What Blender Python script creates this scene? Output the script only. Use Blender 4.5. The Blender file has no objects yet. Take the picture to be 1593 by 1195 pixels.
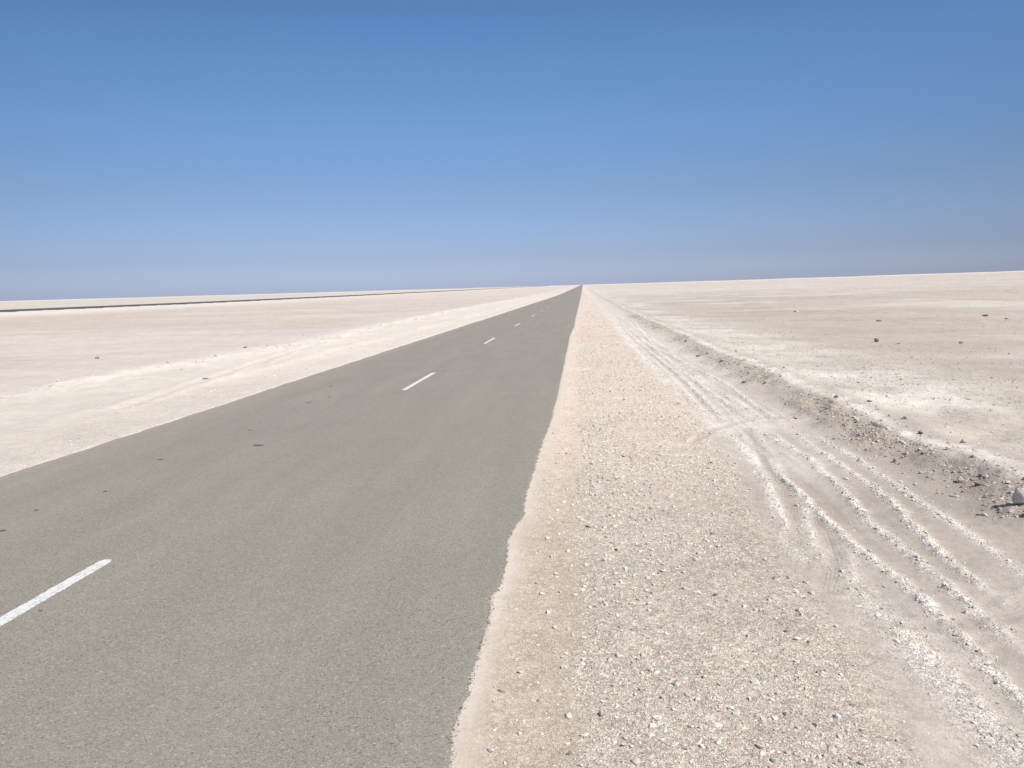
import bpy, math, random
import numpy as np
from mathutils import Matrix, Vector

# ------------------------------------------------------------------ camera, light, exposure
scene = bpy.context.scene
H = 1.85
PITCH, YAW, ROLL = math.radians(7.0107), math.radians(5.3819), math.radians(1.5)
F = Vector((-math.sin(YAW)*math.cos(PITCH), math.cos(YAW)*math.cos(PITCH), -math.sin(PITCH)))
R0 = Vector((math.cos(YAW), math.sin(YAW), 0)); U0 = R0.cross(F)
Rv = R0*math.cos(ROLL) - U0*math.sin(ROLL); Uv = U0*math.cos(ROLL) + R0*math.sin(ROLL)
cd = bpy.data.cameras.new("camera"); cam = bpy.data.objects.new("camera", cd)
scene.collection.objects.link(cam)
m = Matrix((Rv, Uv, -F)).transposed().to_4x4(); m.translation = Vector((0, 0, H))
cam.matrix_world = m
cd.sensor_width = 36.0; cd.lens = 36.0*1200/1593
cd.clip_start = 0.1; cd.clip_end = 30000
scene.camera = cam
scene.render.resolution_x = 1024; scene.render.resolution_y = 768

SUN_EL = math.radians(47); SUN_AZ = math.radians(113)       # clockwise from +Y: to the right, slightly behind
sdir = Vector((math.sin(SUN_AZ)*math.cos(SUN_EL), math.cos(SUN_AZ)*math.cos(SUN_EL), math.sin(SUN_EL)))
ld = bpy.data.lights.new("sun", 'SUN'); ld.energy = 4.0; ld.angle = math.radians(0.53); ld.color = (1.0, 0.955, 0.89)
lo = bpy.data.objects.new("sun", ld); scene.collection.objects.link(lo)
lo.rotation_euler = (-sdir).to_track_quat('-Z', 'Y').to_euler(); lo.location = sdir*50

w = bpy.data.worlds.new("World"); scene.world = w; w.use_nodes = True
nt = w.node_tree; bg = nt.nodes["Background"]
sky = nt.nodes.new("ShaderNodeTexSky"); sky.sky_type = 'NISHITA'; sky.sun_disc = False
sky.sun_elevation = SUN_EL; sky.sun_rotation = SUN_AZ
sky.altitude = 0; sky.air_density = 1.0; sky.dust_density = 0.6; sky.ozone_density = 2.0
# low sky: the sky texture tinted by elevation so it stays blue down to the horizon
tcw = nt.nodes.new("ShaderNodeTexCoord"); spw = nt.nodes.new("ShaderNodeSeparateXYZ"); nt.links.new(tcw.outputs["Generated"], spw.inputs[0])
mrw = nt.nodes.new("ShaderNodeMapRange"); mrw.inputs[1].default_value = 0.0; mrw.inputs[2].default_value = 1.0; nt.links.new(spw.outputs[2], mrw.inputs[0])
rw = nt.nodes.new("ShaderNodeValToRGB"); nt.links.new(mrw.outputs[0], rw.inputs[0])
def _l(v): v = v/255; return v/12.92 if v <= .04045 else ((v+.055)/1.055)**2.4
TINT = [(0.0, (176, 174, 154), (172, 184, 208)), (0.7, (184, 183, 163), (171, 184, 209)), (2.35, (187, 197, 185), (163, 181, 210)), (6.9, (154, 181, 199), (137, 170, 212)),
        (11.3, (131, 161, 190), (117, 160, 213)), (15.5, (117, 145, 179), (103, 147, 203)), (18.9, (108, 136, 171), (92, 134, 191))]
els = rw.color_ramp.elements
for k, (e, nn, tt) in enumerate(TINT):
    p = math.sin(math.radians(e))
    el = els[k] if k < 2 else els.new(p)
    el.position = p; el.color = tuple(_l(b)/_l(a)/2 for a, b in zip(nn, tt))+(1,)
el = els.new(.85); el.color = (.66, .56, .47, 1)  # unseen upper sky, warmed to make the shadows less blue
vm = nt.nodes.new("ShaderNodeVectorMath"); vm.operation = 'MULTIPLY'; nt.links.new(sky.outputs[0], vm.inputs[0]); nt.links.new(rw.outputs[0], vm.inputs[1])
v2w = nt.nodes.new("ShaderNodeVectorMath"); v2w.operation = 'SCALE'; 
mx = nt.nodes.new("ShaderNodeMath"); mx.operation = 'ADD'; nt.links.new(spw.outputs[0], mx.inputs[0]); mx.inputs[1].default_value = .07
m2 = nt.nodes.new("ShaderNodeMath"); m2.operation = 'MULTIPLY'; nt.links.new(mx.outputs[0], m2.inputs[0]); nt.links.new(mx.outputs[0], m2.inputs[1])
m3 = nt.nodes.new("ShaderNodeMath"); m3.operation = 'MULTIPLY_ADD'; nt.links.new(m2.outputs[0], m3.inputs[0]); m3.inputs[1].default_value = -1.5; m3.inputs[2].default_value = 2.0
m4 = nt.nodes.new("ShaderNodeMath"); m4.operation = 'MAXIMUM'; nt.links.new(m3.outputs[0], m4.inputs[0]); m4.inputs[1].default_value = 1.35
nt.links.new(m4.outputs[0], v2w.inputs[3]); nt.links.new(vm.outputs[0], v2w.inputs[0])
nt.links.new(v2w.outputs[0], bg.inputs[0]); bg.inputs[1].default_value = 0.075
scene.view_settings.view_transform = 'Standard'; scene.view_settings.look = 'None'
scene.view_settings.exposure = 0.39; scene.view_settings.gamma = 1.0

rng = np.random.default_rng(7); random.seed(7)

# ------------------------------------------------------------------ noise
def _hash(ix, iy, s):
    h = (ix.astype(np.int64)*374761393 + iy.astype(np.int64)*668265263 + s*974634777) & 0xffffffff
    h = ((h ^ (h >> 13))*1274126177) & 0xffffffff
    h = ((h ^ (h >> 16))*2246822519) & 0xffffffff
    return ((h ^ (h >> 15)) & 0xffffff)/float(0xffffff)
def vnoise(x, y, s=0):
    ix = np.floor(x); iy = np.floor(y); fx = x-ix; fy = y-iy
    fx = fx*fx*fx*(fx*(fx*6-15)+10); fy = fy*fy*fy*(fy*(fy*6-15)+10)
    a = _hash(ix, iy, s); b = _hash(ix+1, iy, s); c = _hash(ix, iy+1, s); d = _hash(ix+1, iy+1, s)
    return (a+(b-a)*fx+(c-a)*fy+(a-b-c+d)*fx*fy)*2-1
def fbm(x, y, s=0, o=4, g=0.5):
    t = 0; a = 1.0; n = 0
    ca, sa = math.cos(0.6), math.sin(0.6)
    for k in range(o):
        t = t + a*vnoise(x, y, s+k*17); n += a; a *= g
        x, y = (x*ca-y*sa)*2.03+11.3, (x*sa+y*ca)*2.03-7.1
    return t/n
def sst(a, b, x):
    t = np.clip((x-a)/(b-a), 0, 1); return t*t*(3-2*t)
def line(pts, y):                       # x of a line along the road at each y
    p = sorted(pts, key=lambda q: q[1]); return np.interp(y, [q[1] for q in p], [q[0] for q in p])
def poly_dist(pts, x, y):
    d = np.full(x.shape, 1e9)
    for (ax, ay), (bx, by) in zip(pts[:-1], pts[1:]):
        vx, vy = bx-ax, by-ay; t = np.clip(((x-ax)*vx+(y-ay)*vy)/(vx*vx+vy*vy), 0, 1)
        d = np.minimum(d, np.hypot(x-ax-t*vx, y-ay-t*vy))
    return d

# ------------------------------------------------------------------ terrain
RE = [(-0.56, 0), (-0.55, 2.77), (-0.58, 3.03), (-0.56, 3.34), (-0.57, 3.49), (-0.56, 3.86), (-0.565, 4.27), (-0.585, 4.48),
      (-0.55, 4.59), (-0.55, 5.01), (-0.59, 5.55), (-0.565, 5.75), (-0.515, 6.15), (-0.535, 6.68), (-0.52, 8.73), (-0.48, 10.4), (-0.45, 12.9),
      (-0.48, 18.9), (-0.52, 30.7), (-0.44, 36.5), (-0.46, 50), (-0.44, 74), (-0.45, 200), (-0.45, 4000)]
LE = -6.24
def right_edge(y): return line(RE, y)
FAR_X = -107.0
def road_base(x, y):                    # the long shape of the land
    r = np.hypot(x, y)
    az = np.degrees(np.arctan2(x, np.maximum(y, 1)))
    a = np.interp(az, [-60, -42, -20, -3, 12, 25, 60], [0.0010, 0.0014, 0.0022, 0.0030, 0.0040, 0.0052, 0.0060])
    a = np.where(y < 0, 0.0015, a)
    z = np.maximum(r-190, 0)**1.0
    z = np.where(r < 260, np.maximum(r-150, 0)**2/220, r-205.0)
    top = 2600.0
    z = np.minimum(z, top)*(a+1.85/3000)*1.07
    z = z*(1+0.02*np.sin(az*0.9+1)+0.012*np.sin(az*2.3))
    z = z - np.maximum(r-2900, 0)*0.006
    return z
R1 = [(1.95, 3), (1.98, 4.0), (1.98, 5.06), (1.92, 6.0), (1.93, 6.71), (1.92, 7.4), (1.96, 9), (1.95, 9.74), (1.93, 10.5), (2.0, 15), (1.85, 27), (1.9, 60)]
R2 = [(2.2, 3), (2.21, 3.94), (2.22, 4.6), (2.26, 5.55), (2.23, 6.1), (2.34, 7.03), (2.42, 8.44), (2.30, 9.39), (2.28, 11.6), (2.15, 16.5), (2.0, 45)]
R3 = [(2.36, 3), (2.40, 4.5), (2.48, 5.55), (2.53, 6.07), (2.63, 6.7), (2.66, 7.67), (2.62, 8.95), (2.72, 10.3), (2.63, 11.9), (2.72, 14.7), (2.54, 17.5), (2.2, 24), (2.7, 41)]
RT0 = [(1.74, 2.5), (1.72, 3.2), (1.70, 3.9), (1.68, 4.65), (1.62, 5.6), (1.5, 7)]
R5 = [(2.35, 9), (2.45, 12), (2.35, 16), (2.5, 24), (2.4, 45)]
R6 = [(1.75, 9), (1.72, 12), (1.8, 17), (1.65, 26), (1.75, 50)]
R7 = [(2.62, 3), (2.7, 4), (2.85, 5.5), (2.9, 8), (2.8, 12)]
R4 = [(1.42, 5), (1.53, 5.7), (1.61, 6.55), (1.73, 7.4), (1.79, 8.46), (1.85, 9.7), (1.79, 11.4), (1.6, 18), (1.5, 40)]
SHR = [(1.2, 2), (1.23, 2.86), (1.29, 3.3), (1.31, 4.2), (1.34, 5.5), (1.45, 7), (1.55, 9.4), (1.58, 12.7), (1.41, 18.7), (1.31, 30), (1.5, 60), (1.6, 400)]
CR = [(3.75, 0), (3.86, 6.4), (3.80, 7.6), (3.70, 8.6), (3.66, 9.4), (3.72, 10.5), (3.70, 12.5), (3.62, 14.6), (3.60, 18), (3.4, 21), (3.55, 30), (3.45, 39), (3.45, 60), (3.5, 130), (3.8, 700)]
C1 = [(2.15, 10.3), (2.08, 9.8), (2.02, 9.3), (1.99, 8.8), (1.90, 8.2), (1.80, 7.2), (1.72, 6.5), (1.62, 6.0), (1.50, 5.5)]
C2 = [(1.83, 6.25), (1.80, 5.75), (1.72, 5.35), (1.60, 5.0), (1.48, 4.7)]
C3 = [(1.55, 4.25), (1.85, 4.25), (2.1, 4.3), (2.45, 4.45), (2.9, 4.9)]
C4 = [(1.3, 9.2), (1.6, 10.0), (2.05, 10.7), (2.6, 11.2), (3.0, 11.0)]
C5 = [(-8.0, 12.5), (-8.6, 17.0), (-9.4, 22.0), (-10.2, 30), (-10.6, 42)]
C6 = [(3.0, 20), (5.5, 26), (7.5, 34), (8.0, 45), (7.0, 70)]
C7 = [(4.6, 12.5), (6.5, 15.5), (9.5, 17.2), (14, 17.6), (24, 17.5)]
def zones(x, y):
    """height, colour and gravel amount of the ground at x, y"""
    r = np.hypot(x, y); fade = 1/(1+(r/70.0)**2)
    base = road_base(x, y)
    re = right_edge(y)
    z = np.zeros_like(x)
    n_big = fbm(x/9, y/9, 3, 3); n_mid = fbm(x/1.7, y/1.7, 21, 4); n_sm = fbm(x/0.35, y/0.35, 33, 3); n_fi = fbm(x/0.07, y/0.07, 51, 2)/(1+(r/10.0)**4)
    # --- heights, right side
    shr = line(SHR, y); sh_e = shr + 0.05*vnoise(y/0.5, y*0, 4) + 0.03*vnoise(x/0.2, y/0.2, 8)
    track = sst(-0.12, 0.16, x-sh_e+.10*n_sm+.05*n_fi)
    cr = line(CR, y) + 0.06*vnoise(y/0.9, y*0, 9)+0.05*vnoise(y/3.0, y*0, 10)
    z += 0.001 - 0.016*sst(0.03, .35, x-re)
    z += -0.045*sst(-.15, .45, x-shr)*(1-sst(-0.2, 0.5, x-cr))
    wob = 0.014*vnoise(y/0.6, x*0, 77)+0.010*vnoise(y/0.17, x*0, 78)
    ridges = np.zeros_like(x); pits = np.zeros_like(x); groove = np.zeros_like(x)
    for pts, h, wd, y0, y1 in ((R1, .016, .045, 0, 70), (R2, .015, .05, 4.15, 60), (R3, .016, .048, 4.9, 50), (RT0, .006, .10, 0, 7), (R4, .007, .06, 5.2, 45), (R5, .007, .06, 9, 60), (R6, .008, .06, 9.5, 60), (R7, .006, .05, 3, 12)):
        lx = line(pts, y)+wob
        e = sst(y0-.3, y0+.3, y)*(1-sst(y1*.7, y1, y))
        amp = 0.75+0.5*vnoise(y/0.8, x*0+h*100, 5)
        g = np.exp(-((x-lx)/wd)**2)*e*np.clip(amp, .15, 1.3)
        g = g*(1-.75*np.exp(-((y-10.4)/1.0)**2))
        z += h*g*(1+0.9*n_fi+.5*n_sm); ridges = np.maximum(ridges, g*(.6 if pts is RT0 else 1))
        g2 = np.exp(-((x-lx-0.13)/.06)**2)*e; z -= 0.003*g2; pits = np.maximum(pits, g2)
    comb = vnoise(x/.11+.5*vnoise(y/3, x*0, 161), y/3.0, 160)+.5*vnoise(x/.05, y/1.2, 162)
    tw = track*np.exp(-((x-2.2)/.75)**2)*sst(6, 12, y)*(1-.6*sst(60, 120, y)); z += .007*comb*tw
    for pts in (C1, C2, C3, C4):
        sel = (x > 1) & (x < 26) & (y > 3) & (y < 75)
        d = np.full(x.shape, 9.0); d[sel] = poly_dist(pts, x[sel], y[sel])
        sc = 1.0; d = d+.02*vnoise(x/.3, y/.3, 111)
        g = np.exp(-(d/(.055*sc))**2); z -= 0.005*sc*g; z += 0.004*sc*np.exp(-((d-.11*sc)/(.035*sc))**2)
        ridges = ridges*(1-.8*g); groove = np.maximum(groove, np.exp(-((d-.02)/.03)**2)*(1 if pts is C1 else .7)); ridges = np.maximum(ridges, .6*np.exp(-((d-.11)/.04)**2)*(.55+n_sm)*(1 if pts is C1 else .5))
        z += 0.0012*g*np.sin(d*260)
    # berm thrown up by the grader
    bh = 0.13*(1+0.22*vnoise(y/1.3, y*0, 31)+0.15*vnoise(y/.5, y*0, 32))*(1-0.6*sst(14, 70, y))
    t = x-cr
    left = sst(-0.72, 0.06, t+0.14*vnoise(y/.45, y*0, 12)+.07*vnoise(y/.3, x/.3, 13))
    right = 1-0.62*sst(0.0, 1.3, t)
    prof = np.where(t < 0, left, right)
    z += bh*prof*(1+0.10*n_sm)
    face = sst(-0.62, -0.35, t)*(1-sst(-0.02, 0.06, t))
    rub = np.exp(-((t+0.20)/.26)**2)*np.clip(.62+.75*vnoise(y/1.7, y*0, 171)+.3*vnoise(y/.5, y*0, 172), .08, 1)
    clod = np.clip(fbm(x/.16, y/.16, 131, 3), 0, 1); z += rub*(0.016*n_sm+0.016*n_fi+.06*clod)*np.clip(1-r/60, .2, 1)
    beyond = sst(0.1, 1.2, t)
    rough = np.exp(-((t-1.6)/2.3)**2)*beyond*np.clip(1-y/120, 0, 1)
    z += rough*(0.05*fbm(x/.9, y/.9, 61, 4)+0.012*n_sm)
    z -= 0.05*sst(1.5, 6, t)
    z += beyond*(0.05*n_big*sst(2, 14, t)+0.02*n_mid)*np.clip(r/30, .3, 1.5)*fade**.3
    rip = fbm(x/3.5+.3*n_mid, y/.9, 141, 4); z += beyond*.03*rip*sst(1, 5, t)*np.clip(1.4-r/90, .2, 1)
    dune = np.clip(fbm(x/5.0, y/2.6, 71, 3)-.25, 0, 1); z += 0.35*dune*sst(6, 12, t)
    # --- heights, left side
    l = LE-x
    lw = -(line([(-12.1, 0), (-12.0, 17), (-11.5, 24), (-11.1, 29), (-11.8, 46), (-12.5, 73), (-13, 170)], y)) + LE + .3*vnoise(y/2.5, y*0, 41)
    lw2 = 2.1+.15*vnoise(y/2.0, y*0, 42)
    m_l = sst(0, .3, l)
    wl = np.exp(-((l-lw+.35*n_mid)/1.0)**2)*m_l; wl2 = np.exp(-((l-lw2)/.3)**2)*m_l
    z += m_l*(-0.03*sst(0, 1.5, l)) + wl*(0.008+.035*n_mid+.025*n_sm+.03*vnoise(y/1.1, x/1.1, 43)) + wl2*0.02*(1+n_mid)
    z -= 0.05*sst(lw, lw+1.5, l)*m_l
    z += m_l*0.02*n_mid*np.exp(-((l-lw+2.0)/2.0)**2)
    z += sst(lw+1, lw+6, l)*0.10*n_big*fade**.3
    sel = (l > 0) & (l < 8) & (y > 8) & (y < 60)
    d = np.full(x.shape, 9.0); d[sel] = poly_dist(C5, x[sel], y[sel]); d = d+.15*vnoise(x/.8, y/.8, 112); z -= 0.018*np.exp(-(d/.12)**2)-.014*np.exp(-((d-.28)/.10)**2)
    # general micro relief off the road
    off = np.where(x > -3, sst(0.02, .2, x-re), sst(0.02, .3, l))
    z += off*(0.006*n_sm+0.003*n_fi)*(1-.5*beyond)
    # far carriageway bank
    fb = sst(-15, -4.6, -np.abs(x-FAR_X))
    z += fb*(0.32-np.clip(x-FAR_X, -4.6, 4.6)*0.020)
    # under the road
    ins = np.minimum(re-x, x-LE)
    z = np.where(ins > 0, -0.002-0.04*sst(0.012, .06, ins)-0.0006*r*sst(0, .2, ins), z)
    insf = 4.0-np.abs(x-FAR_X); z = np.where(insf > -0.2, z-0.10*sst(-.2, .6, insf)-0.0004*r*sst(0, 1, insf), z)
    # --- colours (albedo)
    def C(*c): return np.array(c)
    tan = C(.45, .39, .322); grav = C(.468, .413, .358); white = C(.64, .60, .545); sand = C(.455, .405, .355); plain = C(.435, .385, .335)
    far = C(.60, .545, .49); lplain = C(.545, .49, .442); lsh = C(.56, .51, .455); brown = C(.41, .35, .285); pale = C(.58, .535, .49)
    def mix(a, b, k): return a*(1-k[..., None])+b*k[..., None]
    col = np.broadcast_to(tan, x.shape+(3,)).copy()
    mid = sst(-0.09, 0.05, x+0.04+.04*n_sm+.03*vnoise(y/.4, y*0, 19))
    fr = sst(4, 11, y)
    col = mix(col, grav, mid)
    col = mix(col, C(.625, .535, .46), fr*.85*(1-track))          # finer, pinker gravel further along
    edge = np.exp(-((x-re)/.10)**2)*(.75+.35*vnoise(x*0, y/.35, 91)); col = mix(col, C(.60, .54, .48), np.clip(edge, 0, 1)*(x > re))
    col = mix(col, sand, track); col = col*(1-track*(.15-.02*n_mid)*(1-sst(9, 14, y)))[..., None]; xw = np.exp(-((x-2.05)/.6)**2-((y-10.6)/1.5)**2); col = mix(col, C(.66, .62, .57), np.clip(xw*(.75+.5*n_sm+.4*n_mid), 0, .85)*track)
    col = mix(col, pale, track*sst(10, 22, y)*.9*(1-sst(-.4, 0, t)))
    tz = np.exp(-((x-2.0)/.75)**2)*track; col = mix(col, pale, np.clip(tz*(.35+.65*sst(5.0, 10, y))*(0.75+.8*n_mid+.35*comb), 0, 1))
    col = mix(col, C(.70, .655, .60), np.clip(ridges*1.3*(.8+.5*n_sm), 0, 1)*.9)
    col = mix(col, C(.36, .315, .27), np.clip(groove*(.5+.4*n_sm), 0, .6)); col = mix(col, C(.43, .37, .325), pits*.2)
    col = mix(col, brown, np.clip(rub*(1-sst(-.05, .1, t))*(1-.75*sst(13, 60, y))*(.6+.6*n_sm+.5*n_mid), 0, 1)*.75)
    crest = np.exp(-((t-.14)/.17)**2)
    col = mix(col, C(.68, .635, .58), np.clip(crest*(.85+.6*n_sm), 0, 1)*.95)
    nb = sst(.15, .6, t); col = mix(col, plain, nb)
    col = mix(col, white, np.clip(nb*(np.exp(-((t-1.3)/2.0)**2)*sst(6, 14, y)*(.55+.9*n_mid+.4*fbm(x/3, y/3, 66, 3))), 0, 1)*.85)
    st = fbm(x/7, y/3.2, 81, 5); st2 = fbm(x/40, y/16, 83, 4)
    pl = sst(2, 6, t)
    col = mix(col, plain*1.0, pl*.4); st3 = fbm(x/1.6, y/.55, 82, 4)*np.clip(1.3-r/80, 0, 1)+fbm(x/9, y/2.2, 84, 4)*sst(25, 80, r)
    col = col*(1+(pl*(.10*st+.08*st2+.10*st3))[..., None])
    col = mix(col, C(.56, .53, .48), np.clip(pl*(fbm(x/14, y/7, 87, 4)-.12)*3, 0, .7))
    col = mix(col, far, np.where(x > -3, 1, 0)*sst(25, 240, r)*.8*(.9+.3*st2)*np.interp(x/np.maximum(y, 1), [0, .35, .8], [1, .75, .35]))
    # left
    cl = mix(np.broadcast_to(lsh, x.shape+(3,)), white, np.clip((wl*(.55+.7*n_sm+.8*n_mid)+wl2*.6*(.6+n_mid)), 0, 1)*.6)
    cl = mix(cl, C(.54, .48, .42), np.clip(np.exp(-((l-.9)/.9)**2)*(.4+.5*n_sm)*(1-sst(14, 40, y)), 0, 1)*.5)
    cl = cl*(1+.14*sst(9, 26, y)[..., None]); cl = mix(cl, lplain, sst(lw-.1, lw+2.2, l+.9*n_mid+.3*n_sm))
    cl = cl*(1+(sst(lw, lw+3, l)*(.07*st+.07*st2+.07*st3))[..., None])
    cl = mix(cl, C(.50, .425, .36), np.clip(sst(lw+2, lw+7, l)*(fbm(x/25, y/11, 88, 4))*2.0, 0, .6))
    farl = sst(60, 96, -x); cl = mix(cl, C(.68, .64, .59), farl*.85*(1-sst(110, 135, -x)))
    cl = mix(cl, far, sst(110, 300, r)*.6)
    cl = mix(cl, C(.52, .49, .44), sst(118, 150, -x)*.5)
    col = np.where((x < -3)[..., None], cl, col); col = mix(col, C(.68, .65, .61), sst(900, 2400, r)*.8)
    col = col*(1+(.05*n_mid*off+.07*n_sm*off+.09*n_fi*off)[..., None])
    # --- gravel amount
    gr = np.where(x > -3, (.50+.50*mid)*sst(.03, .18, x-re+.08*n_sm), .35*np.exp(-(l/2.5)**2)+.3*wl)
    gr = gr*(1-track) + track*(.10+.9*np.clip(ridges*1.4, 0, 1)+.35*np.exp(-((x-1.62)/.16)**2)*(y < 6.5)*(.5+n_mid))
    gr = np.where((t > -.8) & (x > 0), np.maximum(gr*(t < 0), rub*.8), gr)
    gr = np.where((t > 0.05), np.maximum(gr, .22+.25*rough+.25*np.clip(fbm(x/3, y/3, 181, 3)*2, 0, 1)), gr)
    col = col*np.array([1.07, 1.045, 1.015])*(1-.03*(x > -.5)*(1-sst(5, 14, y)))[..., None]
    return base+z, np.clip(col, .02, .9), np.clip(gr, 0, 1)

# ------------------------------------------------------------------ materials
def new_mat(name):
    mt = bpy.data.materials.new(name); mt.use_nodes = True; n = mt.node_tree.nodes
    return mt, n, mt.node_tree.links, n["Principled BSDF"]
def mathn(n, l, op, a, b=None, c=None, clamp=False):
    k = n.new("ShaderNodeMath"); k.operation = op; k.use_clamp = clamp
    for i, v in enumerate((a, b, c)):
        if v is None: continue
        if isinstance(v, (int, float)): k.inputs[i].default_value = v
        else: l.new(v, k.inputs[i])
    return k.outputs[0]
def noise(n, l, co, scale, detail=3, rough=.55):
    k = n.new("ShaderNodeTexNoise"); k.inputs["Scale"].default_value = scale; k.inputs["Detail"].default_value = detail
    k.inputs["Roughness"].default_value = rough; l.new(co, k.inputs["Vector"]); return k.outputs["Fac"]
def voro(n, l, co, scale, out="Distance"):
    k = n.new("ShaderNodeTexVoronoi"); k.inputs["Scale"].default_value = scale; l.new(co, k.inputs["Vector"]); return k
def mulcol(n, l, col, fac):
    k = n.new("ShaderNodeVectorMath"); k.operation = 'SCALE'; l.new(col, k.inputs[0]); l.new(fac, k.inputs[3]); return k.outputs[0]
def mixcol(n, l, fac, a, b):
    k = n.new("ShaderNodeMix"); k.data_type = 'RGBA'
    for s, v in ((k.inputs[0], fac), (k.inputs[6], a), (k.inputs[7], b)):
        if isinstance(v, (int, float)): s.default_value = v
        elif isinstance(v, tuple): s.default_value = v+(1,)
        else: l.new(v, s)
    return k.outputs[2]

def ground_mat():
    mt, n, l, b = new_mat("desert sand")
    geo = n.new("ShaderNodeNewGeometry"); co = geo.outputs["Position"]
    at = n.new("ShaderNodeAttribute"); at.attribute_name = "albedo"
    ga = n.new("ShaderNodeAttribute"); ga.attribute_name = "gravel"; g = ga.outputs["Fac"]
    # grit: cells at two sizes, coloured stone by stone
    v1 = voro(n, l, co, 110); v2 = voro(n, l, co, 240)
    s1 = n.new("ShaderNodeSeparateColor"); l.new(v1.outputs["Color"], s1.inputs[0])
    s2 = n.new("ShaderNodeSeparateColor"); l.new(v2.outputs["Color"], s2.inputs[0])
    big = mathn(n, l, 'MULTIPLY', mathn(n, l, 'GREATER_THAN', s1.outputs[0], .62), g)
    f1 = mathn(n, l, 'MULTIPLY_ADD', mathn(n, l, 'SUBTRACT', s1.outputs[1], .42), mathn(n, l, 'MULTIPLY', big, 1.0), 1.0)
    f2 = mathn(n, l, 'MULTIPLY_ADD', mathn(n, l, 'SUBTRACT', s2.outputs[1], .5), mathn(n, l, 'MULTIPLY_ADD', g, .80, .16), 1.0)
    nz = noise(n, l, co, 6.0, 6, .65); f3 = mathn(n, l, 'MULTIPLY_ADD', mathn(n, l, 'SUBTRACT', nz, .5), .34, 1.0)
    nz2 = noise(n, l, co, 33, 4, .7); f3 = mathn(n, l, 'MULTIPLY', f3, mathn(n, l, 'MULTIPLY_ADD', mathn(n, l, 'SUBTRACT', nz2, .5), .30, 1.0))
    v4 = voro(n, l, co, 42); s4 = n.new("ShaderNodeSeparateColor"); l.new(v4.outputs["Color"], s4.inputs[0])
    f4 = mathn(n, l, 'MULTIPLY_ADD', mathn(n, l, 'SUBTRACT', s4.outputs[0], .5), mathn(n, l, 'MULTIPLY', g, .34), 1.0)
    f = mathn(n, l, 'MULTIPLY', mathn(n, l, 'MULTIPLY', mathn(n, l, 'MULTIPLY', f1, f2), f3), f4)
    l.new(mulcol(n, l, at.outputs["Color"], f), b.inputs["Base Color"])
    b.inputs["Roughness"].default_value = 0.95; b.inputs["Specular IOR Level"].default_value = 0.15
    d1 = mathn(n, l, 'MULTIPLY', mathn(n, l, 'SUBTRACT', .5, v1.outputs["Distance"]), mathn(n, l, 'MULTIPLY', big, 1.0))
    d2 = mathn(n, l, 'MULTIPLY', mathn(n, l, 'SUBTRACT', .5, v2.outputs["Distance"]), mathn(n, l, 'MULTIPLY_ADD', g, .45, .02))
    hn = mathn(n, l, 'MULTIPLY', noise(n, l, co, 30, 5, .7), .8)
    hh = mathn(n, l, 'ADD', mathn(n, l, 'ADD', d1, d2), hn)
    bp = n.new("ShaderNodeBump"); bp.inputs["Strength"].default_value = .55; bp.inputs["Distance"].default_value = .009
    l.new(hh, bp.inputs["Height"]); l.new(bp.outputs[0], b.inputs["Normal"])
    return mt

def asphalt_mat(name, base, warm):
    mt, n, l, b = new_mat(name)
    geo = n.new("ShaderNodeNewGeometry"); co = geo.outputs["Position"]
    mp = n.new("ShaderNodeMapping"); mp.inputs["Scale"].default_value = (1, .12, 1); l.new(co, mp.inputs["Vector"])
    v1 = voro(n, l, co, 120); v2 = voro(n, l, co, 260)
    s1 = n.new("ShaderNodeSeparateColor"); l.new(v1.outputs["Color"], s1.inputs[0])
    s2 = n.new("ShaderNodeSeparateColor"); l.new(v2.outputs["Color"], s2.inputs[0])
    big = noise(n, l, co, .9, 4, .6); strk = noise(n, l, mp.outputs[0], 2.2, 4, .6)
    c = mixcol(n, l, mathn(n, l, 'MULTIPLY_ADD', mathn(n, l, 'SUBTRACT', big, .5), 2.2, .5, True), base, warm)
    f = mathn(n, l, 'MULTIPLY_ADD', mathn(n, l, 'SUBTRACT', s1.outputs[0], .5), .26, 1.0)
    f = mathn(n, l, 'MULTIPLY', f, mathn(n, l, 'MULTIPLY_ADD', mathn(n, l, 'SUBTRACT', s2.outputs[0], .5), .42, 1.0))
    f = mathn(n, l, 'MULTIPLY', f, mathn(n, l, 'MULTIPLY_ADD', mathn(n, l, 'SUBTRACT', strk, .5), .30, 1.0))
    f = mathn(n, l, 'MULTIPLY', f, mathn(n, l, 'MULTIPLY_ADD', mathn(n, l, 'SUBTRACT', noise(n, l, co, 7, 5, .7), .5), .16, 1.0))
    col = mulcol(n, l, c, f)
    lt = mathn(n, l, 'GREATER_THAN', s1.outputs[1], .965)         # pale aggregate showing at the surface
    col = mixcol(n, l, mathn(n, l, 'MULTIPLY', lt, .5), col, (.50, .46, .40))
    dk = mathn(n, l, 'GREATER_THAN', s1.outputs[2], .965)
    col = mixcol(n, l, mathn(n, l, 'MULTIPLY', dk, .5), col, (.08, .075, .07))
    # dust swept onto the margins
    ea = n.new("ShaderNodeAttribute"); ea.attribute_name = "dust"
    col = mixcol(n, l, ea.outputs["Fac"], col, (.46, .40, .335))
    l.new(col, b.inputs["Base Color"])
    b.inputs["Roughness"].default_value = .85; b.inputs["Specular IOR Level"].default_value = .3
    hh = mathn(n, l, 'ADD', mathn(n, l, 'MULTIPLY', v1.outputs["Distance"], -.8), mathn(n, l, 'MULTIPLY', v2.outputs["Distance"], -.5))
    bp = n.new("ShaderNodeBump"); bp.inputs["Strength"].default_value = .5; bp.inputs["Distance"].default_value = .005
    l.new(hh, bp.inputs["Height"]); l.new(bp.outputs[0], b.inputs["Normal"])
    return mt

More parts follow.
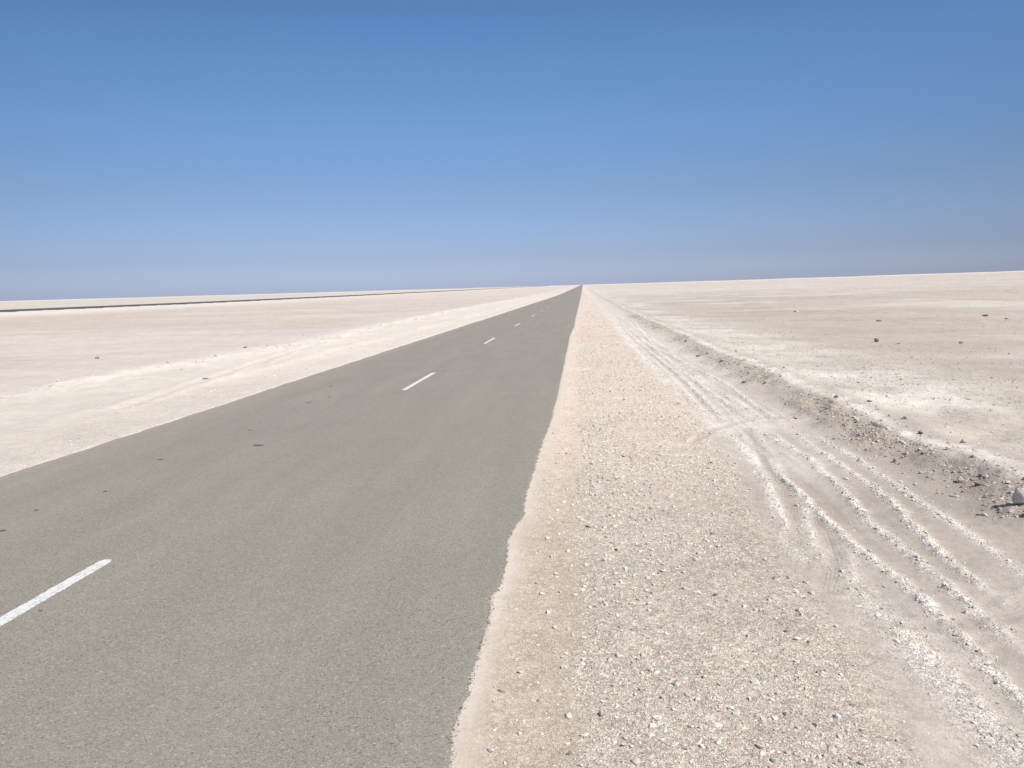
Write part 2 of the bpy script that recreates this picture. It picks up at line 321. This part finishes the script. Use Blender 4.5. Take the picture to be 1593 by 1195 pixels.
def paint_mat():
    mt, n, l, b = new_mat("white road paint")
    geo = n.new("ShaderNodeNewGeometry"); co = geo.outputs["Position"]
    v = voro(n, l, co, 150); s = n.new("ShaderNodeSeparateColor"); l.new(v.outputs["Color"], s.inputs[0])
    nz = noise(n, l, co, 14, 4, .7)
    worn = mathn(n, l, 'GREATER_THAN', mathn(n, l, 'ADD', s.outputs[0], mathn(n, l, 'MULTIPLY', mathn(n, l, 'SUBTRACT', nz, .5), 1.3)), .84)
    c = mixcol(n, l, mathn(n, l, 'MULTIPLY', nz, .5), (.76, .75, .72), (.62, .60, .56))
    c = mixcol(n, l, mathn(n, l, 'MULTIPLY', worn, .7), c, (.30, .29, .265))
    l.new(c, b.inputs["Base Color"]); b.inputs["Roughness"].default_value = .7
    bp = n.new("ShaderNodeBump"); bp.inputs["Strength"].default_value = .4; bp.inputs["Distance"].default_value = .004
    l.new(v.outputs["Distance"], bp.inputs["Height"]); l.new(bp.outputs[0], b.inputs["Normal"])
    return mt
def tar_mat():
    mt, n, l, b = new_mat("dark tar")
    geo = n.new("ShaderNodeNewGeometry"); nz = noise(n, l, geo.outputs["Position"], 60, 4, .6)
    l.new(mixcol(n, l, nz, (.06, .056, .052), (.15, .14, .125)), b.inputs["Base Color"]); b.inputs["Roughness"].default_value = .8
    return mt
def stone_mat(name, a, c, dark):
    mt, n, l, b = new_mat(name)
    tc = n.new("ShaderNodeTexCoord"); co = tc.outputs["Object"]; geo = n.new("ShaderNodeNewGeometry"); pos = geo.outputs["Position"]
    nz = noise(n, l, pos, 22, 5, .65); v = noise(n, l, pos, 90, 4, .7)
    col = mixcol(n, l, mathn(n, l, 'MULTIPLY_ADD', mathn(n, l, 'SUBTRACT', nz, .5), 2.6, .5, True), a, c)
    cr = mathn(n, l, 'GREATER_THAN', noise(n, l, pos, 38, 3, .6), .62)
    col = mixcol(n, l, mathn(n, l, 'MULTIPLY', cr, .55), col, dark)
    l.new(col, b.inputs["Base Color"]); b.inputs["Roughness"].default_value = .9; b.inputs["Specular IOR Level"].default_value = .2
    bp = n.new("ShaderNodeBump"); bp.inputs["Strength"].default_value = .7; bp.inputs["Distance"].default_value = .008
    l.new(mathn(n, l, 'ADD', nz, mathn(n, l, 'MULTIPLY', v, .5)), bp.inputs["Height"]); l.new(bp.outputs[0], b.inputs["Normal"])
    return mt
def grit_mat():
    mt, n, l, b = new_mat("gravel stone")
    at = n.new("ShaderNodeAttribute"); at.attribute_name = "albedo"
    geo = n.new("ShaderNodeNewGeometry"); nz = noise(n, l, geo.outputs["Position"], 160, 3, .6)
    l.new(mulcol(n, l, at.outputs["Color"], mathn(n, l, 'MULTIPLY_ADD', nz, .4, .8)), b.inputs["Base Color"])
    b.inputs["Roughness"].default_value = .9; b.inputs["Specular IOR Level"].default_value = .2
    return mt

def make_mesh(name, co, quads=None, tris=None, attrs=None, smooth=True):
    me = bpy.data.meshes.new(name)
    me.vertices.add(len(co)); me.vertices.foreach_set("co", np.ascontiguousarray(co, dtype=np.float32).ravel())
    F4 = quads if quads is not None else tris; k = F4.shape[1]
    me.loops.add(F4.size); me.loops.foreach_set("vertex_index", F4.astype(np.int32).ravel())
    me.polygons.add(len(F4)); me.polygons.foreach_set("loop_start", np.arange(0, F4.size, k, dtype=np.int32))
    me.polygons.foreach_set("use_smooth", np.full(len(F4), smooth))
    for nm, arr in (attrs or {}).items():
        if arr.ndim == 2:
            a = me.attributes.new(nm, 'FLOAT_COLOR', 'POINT')
            a.data.foreach_set("color", np.c_[arr, np.ones(len(arr))].astype(np.float32).ravel())
        else:
            a = me.attributes.new(nm, 'FLOAT', 'POINT'); a.data.foreach_set("value", arr.astype(np.float32))
    me.update(calc_edges=True); me.validate()
    return me
def link(name, me, mat, parent=None, **props):
    me.materials.append(mat) if len(me.materials) == 0 else None
    o = bpy.data.objects.new(name, me); scene.collection.objects.link(o)
    if parent: o.parent = parent
    for k, v in props.items(): o[k] = v
    return o

# ------------------------------------------------------------------ ground: one sheet to the horizon, rings round the viewpoint
def build_ground():
    fine = np.arange(-46, 40, 0.062)
    coarse = np.arange(40, 314, 2.5)
    ang = np.radians(np.concatenate([fine, coarse]))
    rr = [0.25, 0.6, 1.0, 1.4, 1.7, 1.9, 2.05]
    r = 2.15
    while r < 9000:
        rr.append(r); r += min(5.2e-4*r*r, 0.03*r)+0.002
    rr.append(9000.0); rr = np.array(rr)
    A, Rr = np.meshgrid(ang, rr)
    x = Rr*np.sin(A); y = Rr*np.cos(A); sh = x.shape
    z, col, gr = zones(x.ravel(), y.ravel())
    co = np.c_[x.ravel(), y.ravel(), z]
    nr, na = sh
    i = np.arange(nr-1)[:, None]*na; j = np.arange(na)[None, :]; j2 = (j+1) % na
    q = np.stack([i+j, i+na+j, i+na+j2, i+j2], -1).reshape(-1, 4)[:, ::-1]
    c0 = len(co); co = np.vstack([co, [0, 0, z[:na].mean()]]); col = np.vstack([col, col[:1]]); gr = np.append(gr, gr[0])
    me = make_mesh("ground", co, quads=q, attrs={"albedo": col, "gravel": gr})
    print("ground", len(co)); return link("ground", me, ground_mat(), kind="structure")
ground = build_ground()

# ------------------------------------------------------------------ roads
def road_height(x, y): return road_base(x, y)
def build_road():
    ys = [-60.0, -30, -12, -5, -2, 0, 1, 1.8]
    y = 2.3
    while y < 2750: ys.append(y); y += max(.006, min(3.0e-4*y*y, .02*y))
    ys = np.array(ys); n = len(ys)
    f1 = 1/(1+(ys/35)**2)
    re = right_edge(ys)+.013*vnoise(ys/.09, ys*0, 1)+.012*vnoise(ys/.028, ys*0, 2)+.008*rng.uniform(-1, 1, n)*f1+.006*vnoise(ys/.6, ys*0, 6)
    re = re+.09*np.clip(vnoise(ys/3.1, ys*0, 5)-.55, 0, 1)*-1*(ys > 8)
    le = LE+.02*vnoise(ys/.5, ys*0, 7)+.008*vnoise(ys/.08, ys*0, 8)+.03*vnoise(ys/4, ys*0, 14)
    us = np.array([0, .004, .03, .1, .25, .4, .5, .6, .75, .9, .97, .985, .996, 1.0])
    X = le[:, None]+(re-le)[:, None]*us[None, :]; Y = np.repeat(ys[:, None], len(us), 1)
    Zr = road_height(X, Y)+0.004+0.012*(1-((X+3.38)/2.9)**2)
    Zr[:, 0] -= .003; Zr[:, -1] -= .002
    r = np.abs(X-re[:, None]); ll = np.abs(X-le[:, None])
    dust = .30*np.exp(-ll/.25)
    co = np.stack([X, Y, Zr], -1).reshape(-1, 3); na = len(us)
    bot = co.copy(); bot[:, 2] -= .06+.0004*np.abs(bot[:, 1])
    i = np.arange(n-1)[:, None]*na; j = np.arange(na-1)[None, :]
    q = np.stack([i+j, i+j+1, i+na+j+1, i+na+j], -1).reshape(-1, 4)
    nv = len(co); i1 = np.arange(n-1)*na
    qb = q[:, ::-1]+nv
    ql = np.stack([i1, i1+na, i1+na+nv, i1+nv], -1); a = i1+na-1; qr = np.stack([a, a+nv, a+na+nv, a+na], -1)
    me = make_mesh("road", np.vstack([co, bot]), quads=np.vstack([q, qb, ql, qr]), attrs={"dust": np.tile(np.clip(dust, 0, 1).ravel(), 2)}, smooth=False)
    return link("road", me, asphalt_mat("sun-bleached asphalt", (.276, .256, .214), (.296, .267, .221)), kind="structure")
road = build_road()

def road_top(x, y): return float(road_height(np.array([x]), np.array([y]))[0])+0.004+0.012*(1-((x+3.38)/2.9)**2)
paint = paint_mat()
def build_dash(y0, fadew=1.0):
    n = 160; ys = np.linspace(y0, y0+3.0, n); hw = .045*fadew
    a = -3.385-hw+.004*vnoise(ys/.05, ys*0, 3)+.003*rng.uniform(-1, 1, n); b = -3.385+hw+.004*vnoise(ys/.05, ys*0, 4)+.003*rng.uniform(-1, 1, n)
    taper = sst(0, .05, ys-y0)*sst(0, .05, y0+3-ys); mid = (a+b)/2; a = mid+(a-mid)*(.6+.4*taper); b = mid+(b-mid)*(.6+.4*taper)
    zt = np.array([road_top(-3.385, t) for t in ys])+.0035
    top = np.stack([np.c_[a, ys, zt], np.c_[b, ys, zt]], 1).reshape(-1, 3); bot = top-[0, 0, .006]
    k = np.arange(n-1)*2; N = 2*n
    q = np.vstack([np.stack([k, k+1, k+3, k+2], -1), np.stack([k+N, k, k+2, k+2+N], -1), np.stack([k+1, k+1+N, k+3+N, k+3], -1),
                   [[0, N, N+1, 1]], [[N-2, N-1, 2*N-1, 2*N-2]]])
    me = make_mesh("centre_line_dash", np.vstack([top, bot]), quads=q, smooth=False)
    o = link("centre_line_dash", me, paint, parent=road); return o
for y0, fw in ((2.0, 1), (14.15, 1), (26.25, 1), (38.4, .95), (51.2, .8), (62.9, .55), (74.9, .8), (87.9, .7), (-10, 1)):
    build_dash(y0, fw)
tar = tar_mat()
for x, y, s in ((-4.02, 9.04, .075), (-4.85, 8.27, .036), (-4.61, 6.87, .030), (-4.85, 6.24, .026), (-4.71, 5.65, .036), (-5.05, 14.94, .06),
                (-4.56, 13.35, .05), (-4.69, 12.66, .05), (-4.59, 10.1, .035), (-3.25, 4.13, .012), (-3.2, 17.5, .04)):
    k = 22; t = np.arange(k)*2*math.pi/k; rad = s*(1+.22*rng.uniform(-1, 1, k)+.15*np.sin(2*t+rng.uniform(0, 6)))
    px = x+rad*np.cos(t)*1.15; py = y+rad*np.sin(t)*1.0; zt = road_top(x, y)
    px = x+(px-x)*.72; py = y+(py-y)*.62; top = np.c_[px, py, np.full(k, zt+.003)]; mid = np.c_[x+(px-x)*.6, y+(py-y)*.6, np.full(k, zt+.005+s*.02)]
    co = np.vstack([top, mid, [[x, y, zt+.006+s*.03]]]); i = np.arange(k); i2 = (i+1) % k
    tr = np.vstack([np.stack([i, i2, i2+k], -1), np.stack([i, i2+k, i+k], -1), np.stack([i+k, i2+k, np.full(k, 2*k)], -1)])
    link("tar_spot", make_mesh("tar_spot", co, tris=tr), tar, parent=road)

def build_far_road():
    ys = np.concatenate([np.arange(-300, 1200, 6.0), np.arange(1200, 2500, 25.0)]); n = len(ys)
    xs = FAR_X+np.array([-4.0, -2, 0, 2, 4.0])
    X = np.repeat(xs[None, :], n, 0); Y = np.repeat(ys[:, None], 5, 1)
    Z = road_base(X, Y)+.32-(X-FAR_X)*.022+.03
    co = np.stack([X, Y, Z], -1).reshape(-1, 3); bot = co-[0, 0, .2]; nv = len(co)
    i = np.arange(n-1)[:, None]*5; j = np.arange(4)[None, :]
    q = np.stack([i+j, i+j+1, i+6+j, i+5+j], -1).reshape(-1, 4); i1 = np.arange(n-1)*5; a = i1+4
    q = np.vstack([q, q[:, ::-1]+nv, np.stack([i1, i1+5, i1+5+nv, i1+nv], -1), np.stack([a, a+nv, a+5+nv, a+5], -1)])
    me = make_mesh("far_road", np.vstack([co, bot]), quads=q, attrs={"dust": np.zeros(2*nv)}, smooth=False)
    return link("far_road", me, asphalt_mat("darker asphalt", (.085, .080, .075), (.09, .082, .075)), kind="structure")
build_far_road()

# ------------------------------------------------------------------ loose gravel (nobody could count it)
def ico():
    p = (1+5**.5)/2
    v = np.array([(-1, p, 0), (1, p, 0), (-1, -p, 0), (1, -p, 0), (0, -1, p), (0, 1, p), (0, -1, -p), (0, 1, -p), (p, 0, -1), (p, 0, 1), (-p, 0, -1), (-p, 0, 1)], float)
    v /= np.linalg.norm(v[0])
    f = np.array([(0, 11, 5), (0, 5, 1), (0, 1, 7), (0, 7, 10), (0, 10, 11), (1, 5, 9), (5, 11, 4), (11, 10, 2), (10, 7, 6), (7, 1, 8), (3, 9, 4), (3, 4, 2), (3, 2, 6), (3, 6, 8), (3, 8, 9),
                  (4, 9, 5), (2, 4, 11), (6, 2, 10), (8, 6, 7), (9, 8, 1)])
    return v, f
OCT = (np.array([(1, 0, 0), (-1, 0, 0), (0, 1, 0), (0, -1, 0), (0, 0, 1), (0, 0, -1)], float)*1.15,
       np.array([(0, 2, 4), (2, 1, 4), (1, 3, 4), (3, 0, 4), (2, 0, 5), (1, 2, 5), (3, 1, 5), (0, 3, 5)]))
def stones(x, y, s, cols, seed, shp):
    """many small angular stones half sunk in the ground, as vertex and triangle arrays"""
    g = np.random.default_rng(seed); n = len(x); v, f = shp; nv = len(v)
    z = zones(x, y)[0]
    P = v[None]*(1+g.uniform(-.42, .30, (n, nv, 1)))+g.uniform(-.16, .16, (n, nv, 3))
    P = P*np.stack([g.uniform(.75, 1.35, n), g.uniform(.6, 1.0, n), g.uniform(.35, .75, n)], -1)[:, None]
    t = g.uniform(-.35, .35, n); c, sn = np.cos(t), np.sin(t)
    P = np.stack([P[..., 0]*c[:, None]-P[..., 2]*sn[:, None], P[..., 1], P[..., 0]*sn[:, None]+P[..., 2]*c[:, None]], -1)
    t = g.uniform(0, 6.283, n); c, sn = np.cos(t)[:, None], np.sin(t)[:, None]
    P = np.stack([P[..., 0]*c-P[..., 1]*sn, P[..., 0]*sn+P[..., 1]*c, P[..., 2]], -1)*s[:, None, None]*.5
    P[..., 0] += x[:, None]; P[..., 1] += y[:, None]; P[..., 2] += (z+s*g.uniform(-.02, .16, n))[:, None]
    return P.reshape(-1, 3), (f[None]+np.arange(n)[:, None, None]*nv).reshape(-1, 3), np.repeat(cols, nv, 0)
def build_gravel():
    g = np.random.default_rng(11); X = []; Y = []; S = []
    # candidates spread by ring; the smallest size kept grows with distance
    rings = np.concatenate([np.geomspace(2.2, 60, 40)])
    for a, b in zip(rings[:-1], rings[1:]):
        rm = (a+b)/2; smin = max(.0036, 0.95*rm/771)
        area = math.radians(80)*(b*b-a*a)/2
        dens = 330*(smin/.01)**-2.9*2.4
        dens *= 1+1.3*float(np.interp(rm, [4, 7, 20, 40], [0, 1, 1, .3])); n = int(dens*area); n = min(n, 120000)
        rr = np.sqrt(g.uniform(a*a, b*b, n)); th = np.radians(g.uniform(-45, 36, n))
        x = rr*np.sin(th); y = rr*np.cos(th); s = smin*g.random(n)**(-1/2.9); s = np.minimum(s, .036+.0006*rr)
        keep = (x > right_edge(y)+.02) | (x < LE-.02)
        x, y, s = x[keep], y[keep], s[keep]
        gr = zones(x, y)[2]
        p = gr**1.6*np.clip(.62+.95*fbm(x/.7, y/1.1, 191, 3), .15, 1)
        p = p*np.where(x > 5, .9, 1)*np.where(x < -3, .5, 1)
        k = g.random(len(x)) < p
        X.append(x[k]); Y.append(y[k]); S.append(s[k])
    n = 15000; y = 6.2+44*g.random(n)**1.7; x = line(CR, y)+g.normal(-.22, .22, n); s = np.minimum(.009*(1+y/25)*g.random(n)**(-1/2.7), .04+.001*y)
    k = g.random(n) < np.clip(.45+.9*vnoise(y/1.7, y*0, 171)+.3*vnoise(y/.5, y*0, 172), .06, 1); x, y, s = x[k], y[k], s[k]
    X.append(x); Y.append(y); S.append(s)
    for pts, y0, y1, nn in ((R1, 2.8, 26, 9000), (R2, 4.2, 26, 7000), (R3, 4.9, 22, 5000), (R4, 5.2, 20, 2500), (R5, 9, 26, 1500), (R6, 9.5, 26, 1500), (RT0, 2.5, 6.2, 4500), (R7, 3, 10, 2500)):
        y = y0+(y1-y0)*g.random(nn)**1.8; wd = .11 if pts is RT0 else .038
        x = line(pts, y)+.014*vnoise(y/0.6, y*0, 77)+.010*vnoise(y/0.17, y*0, 78)+g.normal(0, wd, nn)
        s = np.minimum(np.maximum(.0045, .8*y/771)*g.random(nn)**(-1/3.2), .022)
        
        k = g.random(nn) < .45+.55*vnoise(y/.8, y*0, 5); X.append(x[k]); Y.append(y[k]); S.append(s[k])
    ne = 2400; y = 2.3+3.4*g.random(ne)**1.5; x = right_edge(y)+g.normal(-.004, .013, ne)  # dark asphalt crumbs, their dark colour also standing in for edge shadow
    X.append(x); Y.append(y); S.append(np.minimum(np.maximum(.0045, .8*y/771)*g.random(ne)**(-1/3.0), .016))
    x = np.concatenate(X); y = np.concatenate(Y); s = np.concatenate(S); n = len(x)
    base = np.array([.67, .62, .555])*g.uniform(.72, 1.2, n)[:, None]*np.array([1, 1, 1])
    base[:, 2] *= g.uniform(.88, 1.04, n); dk = g.random(n) < .085; base[dk] *= g.uniform(.4, .75, dk.sum())[:, None]
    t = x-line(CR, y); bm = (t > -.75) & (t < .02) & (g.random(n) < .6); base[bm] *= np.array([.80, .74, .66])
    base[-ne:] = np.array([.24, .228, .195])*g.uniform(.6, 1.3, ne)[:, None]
    base = np.clip(base, .05, .72); sm = s < 3.0*np.hypot(x, y)/771
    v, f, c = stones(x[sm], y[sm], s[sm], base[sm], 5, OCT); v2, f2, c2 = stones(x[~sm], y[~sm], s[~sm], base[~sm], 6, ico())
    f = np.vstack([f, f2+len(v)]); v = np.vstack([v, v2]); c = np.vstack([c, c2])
    print("gravel stones", n)
    me = make_mesh("gravel", v, tris=f, attrs={"albedo": c}, smooth=False)
    o = link("gravel", me, grit_mat(), kind="stuff"); return o
gravel = build_gravel()
gravel["label"] = "pale loose gravel strewn over the road shoulder, wheel ruts and graded bank"; gravel["category"] = "gravel"

# ------------------------------------------------------------------ stones one can point to
import bmesh
M_WHITE = stone_mat("white limestone", (.64, .61, .55), (.50, .46, .40), (.24, .23, .20))
M_PALE = stone_mat("pale limestone", (.58, .52, .44), (.44, .38, .31), (.28, .24, .19))
M_BROWN = stone_mat("brown stone", (.22, .17, .125), (.145, .115, .085), (.09, .07, .055))
M_TAN = stone_mat("tan stone", (.40, .33, .26), (.30, .24, .18), (.18, .14, .11))
M_GREY = stone_mat("grey stone", (.26, .24, .215), (.18, .165, .15), (.10, .09, .08))
def stone_mesh(seed, ax, sub=3, cut=13):
    g = np.random.default_rng(seed); bm = bmesh.new(); bmesh.ops.create_icosphere(bm, subdivisions=sub, radius=1)
    pl = []
    for k in range(cut):
        d = g.normal(size=3); d /= np.linalg.norm(d); pl.append((Vector(d), g.uniform(.42, .82)))
    for v in bm.verts:
        for d, h in pl:
            e = v.co.dot(d)-h
            if e > 0: v.co -= d*e
        v.co *= 1+.04*math.sin(v.co.x*7+seed)*math.sin(v.co.y*6+seed*2)+.012*g.uniform(-1, 1)
        v.co.x *= ax[0]; v.co.y *= ax[1]; v.co.z *= ax[2]
    me = bpy.data.meshes.new("stone"); bm.to_mesh(me); bm.free()
    return me
def put(me, x, y, s, mat, label, group=None, rz=None, sink=.25, name="stone", cat="stone", tilt=(0, 0)):
    o = bpy.data.objects.new(name, me); scene.collection.objects.link(o)
    z = float(zones(np.array([x]), np.array([y]))[0][0])
    hz = max(abs(v.co.z) for v in me.vertices)
    o.location = (x, y, z+s*hz*(1-2*sink)); o.scale = (s, s, s); o.rotation_euler = (tilt[0], tilt[1], random.uniform(0, 6.28) if rz is None else rz)
    o["label"] = label; o["category"] = cat
    if group: o["group"] = group
    return o
shapes = {}
def shape(i, mat, flat=.6):
    k = (i, mat.name, flat)
    if k not in shapes:
        g = np.random.default_rng(i+50); me = stone_mesh(i, (1.0, g.uniform(.55, .95), flat), 3, 11); me.materials.append(mat); shapes[k] = me
    return shapes[k]
# the white block at the right end of the bank
me = stone_mesh(3, (.62, .85, 1.2), 4, 16); me.materials.append(M_WHITE)
put(me, 3.485, 6.42, .088, M_WHITE, "upright whitish limestone block, largest stone in view, casting a dark shadow below the bank", tilt=(.12, .2), rz=1.3, sink=.12, name="rock", cat="rock")
put(shape(5, M_PALE, .5), 3.43, 6.17, .045, M_PALE, "flat tan stone lying against the foot of the big white block", sink=.15)
put(shape(6, M_PALE, .55), 3.33, 5.96, .035, M_PALE, "small tan stone alone on smooth sand, just left of and below the big white block")
SP = [ # x, y, half size, material, flatness, label
 (8.78, 24.1, .17, M_GREY, .8, "largest dark grey stone on the open sand plain beyond the bank"),
 (9.15, 23.4, .10, M_GREY, .4, "flat dark stone just right of the largest dark stone on the plain"),
 (10.64, 22.9, .13, M_GREY, .5, "low dark stone on the pale plain, well right of the largest dark stone"),
 (18.6, 37.8, .26, M_GREY, .5, "flat dark stone farthest to the right on the distant plain"),
 (18.75, 36.2, .18, M_WHITE, .5, "small pale stone just below and right of the farthest dark stone on the plain"),
 (13.1, 35.8, .22, M_BROWN, .4, "flat brown stone out on the plain above the largest dark stone"),
 (13.3, 50.0, .33, M_WHITE, .5, "pale flat stone farthest out on the right hand plain"),
 (-16.1, 24.2, .16, M_GREY, .4, "flat dark stone on the left plain beyond the pale windrow"),
 (-8.7, 17.0, .13, M_GREY, .45, "dark stone on the pale left verge between road and windrow"),
 (-12.6, 27.8, .14, M_GREY, .4, "dark stone at the far side of the left windrow"),
 (3.62, 7.30, .045, M_BROWN, .8, "rounded dark brown stone low on the bank face near the white block"),
 (3.50, 7.10, .050, M_BROWN, .6, "dark brown stone at the bank foot just left of the white block"),
 (3.35, 7.05, .034, M_BROWN, .45, "flat dark stone half buried in sand at the bank foot"),
 (3.85, 9.15, .055, M_BROWN, .8, "dark stone on the bank crest among pale rubble"),
 (3.78, 11.9, .075, M_BROWN, .6, "broad dark stone lying on the crest of the bank, farther along than the others"),
 (4.15, 11.6, .075, M_BROWN, .5, "dark stone just behind the bank crest"),
 (2.95, 11.0, .055, M_BROWN, .4, "flat dark stone alone on smooth sand between the ruts and the bank"),
 (3.02, 14.9, .10, M_BROWN, .6, "clump-like dark stone at the bank foot farther along the road"),
 (2.98, 20.5, .11, M_BROWN, .5, "dark stone at the bank foot far along the road"),
 (1.0, 3.01, .020, M_WHITE, .4, "flat whitish stone tilted out of the gravel, nearest the bottom edge"),
 (1.05, 2.90, .014, M_PALE, .5, "small tan stone beside the tilted whitish one"),
 (.85, 3.25, .014, M_GREY, .45, "small dark grey stone in the nearest gravel"),
 (1.06, 4.07, .013, M_BROWN, .5, "tiny dark brown stone at the edge of the gravel shoulder"),
 (-.08, 2.91, .015, M_GREY, .7, "pointed dark stone on the tan strip beside the asphalt"),
 (1.14, 3.94, .012, M_GREY, .5, "tiny dark stone near the right edge of the gravel shoulder"),
 (1.67, 5.06, .020, M_WHITE, .45, "flat white stone beside the brightest gravel ridge"),
 (2.21, 4.83, .016, M_BROWN, .6, "dark pebble on the middle gravel ridge"),
 (-.33, 3.55, .018, M_WHITE, .5, "white chip on smooth sand at the asphalt edge"),
 (-.36, 3.68, .014, M_WHITE, .5, "smaller white chip just beyond the other at the asphalt edge"),
 (-.40, 2.90, .019, M_WHITE, .4, "flat pale stone on the sand strip at the bottom of the asphalt edge"),
 (-.23, 3.30, .008, M_BROWN, .7, "tiny dark brown pebble on the tan sand strip"),
]
for i, (x, y, s, mt, fl, lb) in enumerate(SP):
    put(shape(10+i % 9, mt, fl), x, y, s*(.62 if s > .024 else 1), mt, lb, sink=.2)
# rubble stones of the bank and chunks beyond it: repeats nothing tells apart
g = np.random.default_rng(3)
def scatter(n, fx, ylo, yhi, smin, smax, mats, label, group, pw=1.0):
    for k in range(n):
        y = ylo+(yhi-ylo)*g.random()**1.6; x = fx(y)
        s = min(smin*g.random()**(-1/2.4), smax)*(1+y/40)
        mt = mats[int(g.integers(len(mats)))]; fl = float(g.choice([.5, .65, .8]))
        put(shape(30+int(g.integers(7)), mt, fl), float(x), float(y), float(s), mt, label, group, sink=.22)
crx = lambda y: float(line(CR, np.array([y]))[0])
scatter(70, lambda y: crx(y)+g.normal(-.25, .16), 6.6, 28, .010, .034, [M_PALE, M_PALE, M_TAN, M_PALE], "small tan stone lodged in the shaded rubble face of the graded bank", "stones in the bank rubble")
scatter(40, lambda y: crx(y)+g.uniform(.0, .5), 6.8, 26, .010, .032, [M_WHITE, M_PALE], "small whitish stone on the bright crest of the graded bank", "stones along the bank crest")
scatter(30, lambda y: crx(y)+g.uniform(.7, 5.5), 8, 34, .010, .03, [M_PALE, M_PALE, M_WHITE, M_TAN], "loose stone scattered on the crusty sand behind the bank", "stones behind the bank")
scatter(20, lambda y: -12+g.normal(0, .6), 15, 55, .02, .055, [M_WHITE, M_PALE], "whitish stone in the low windrow along the left verge", "stones in the left windrow")
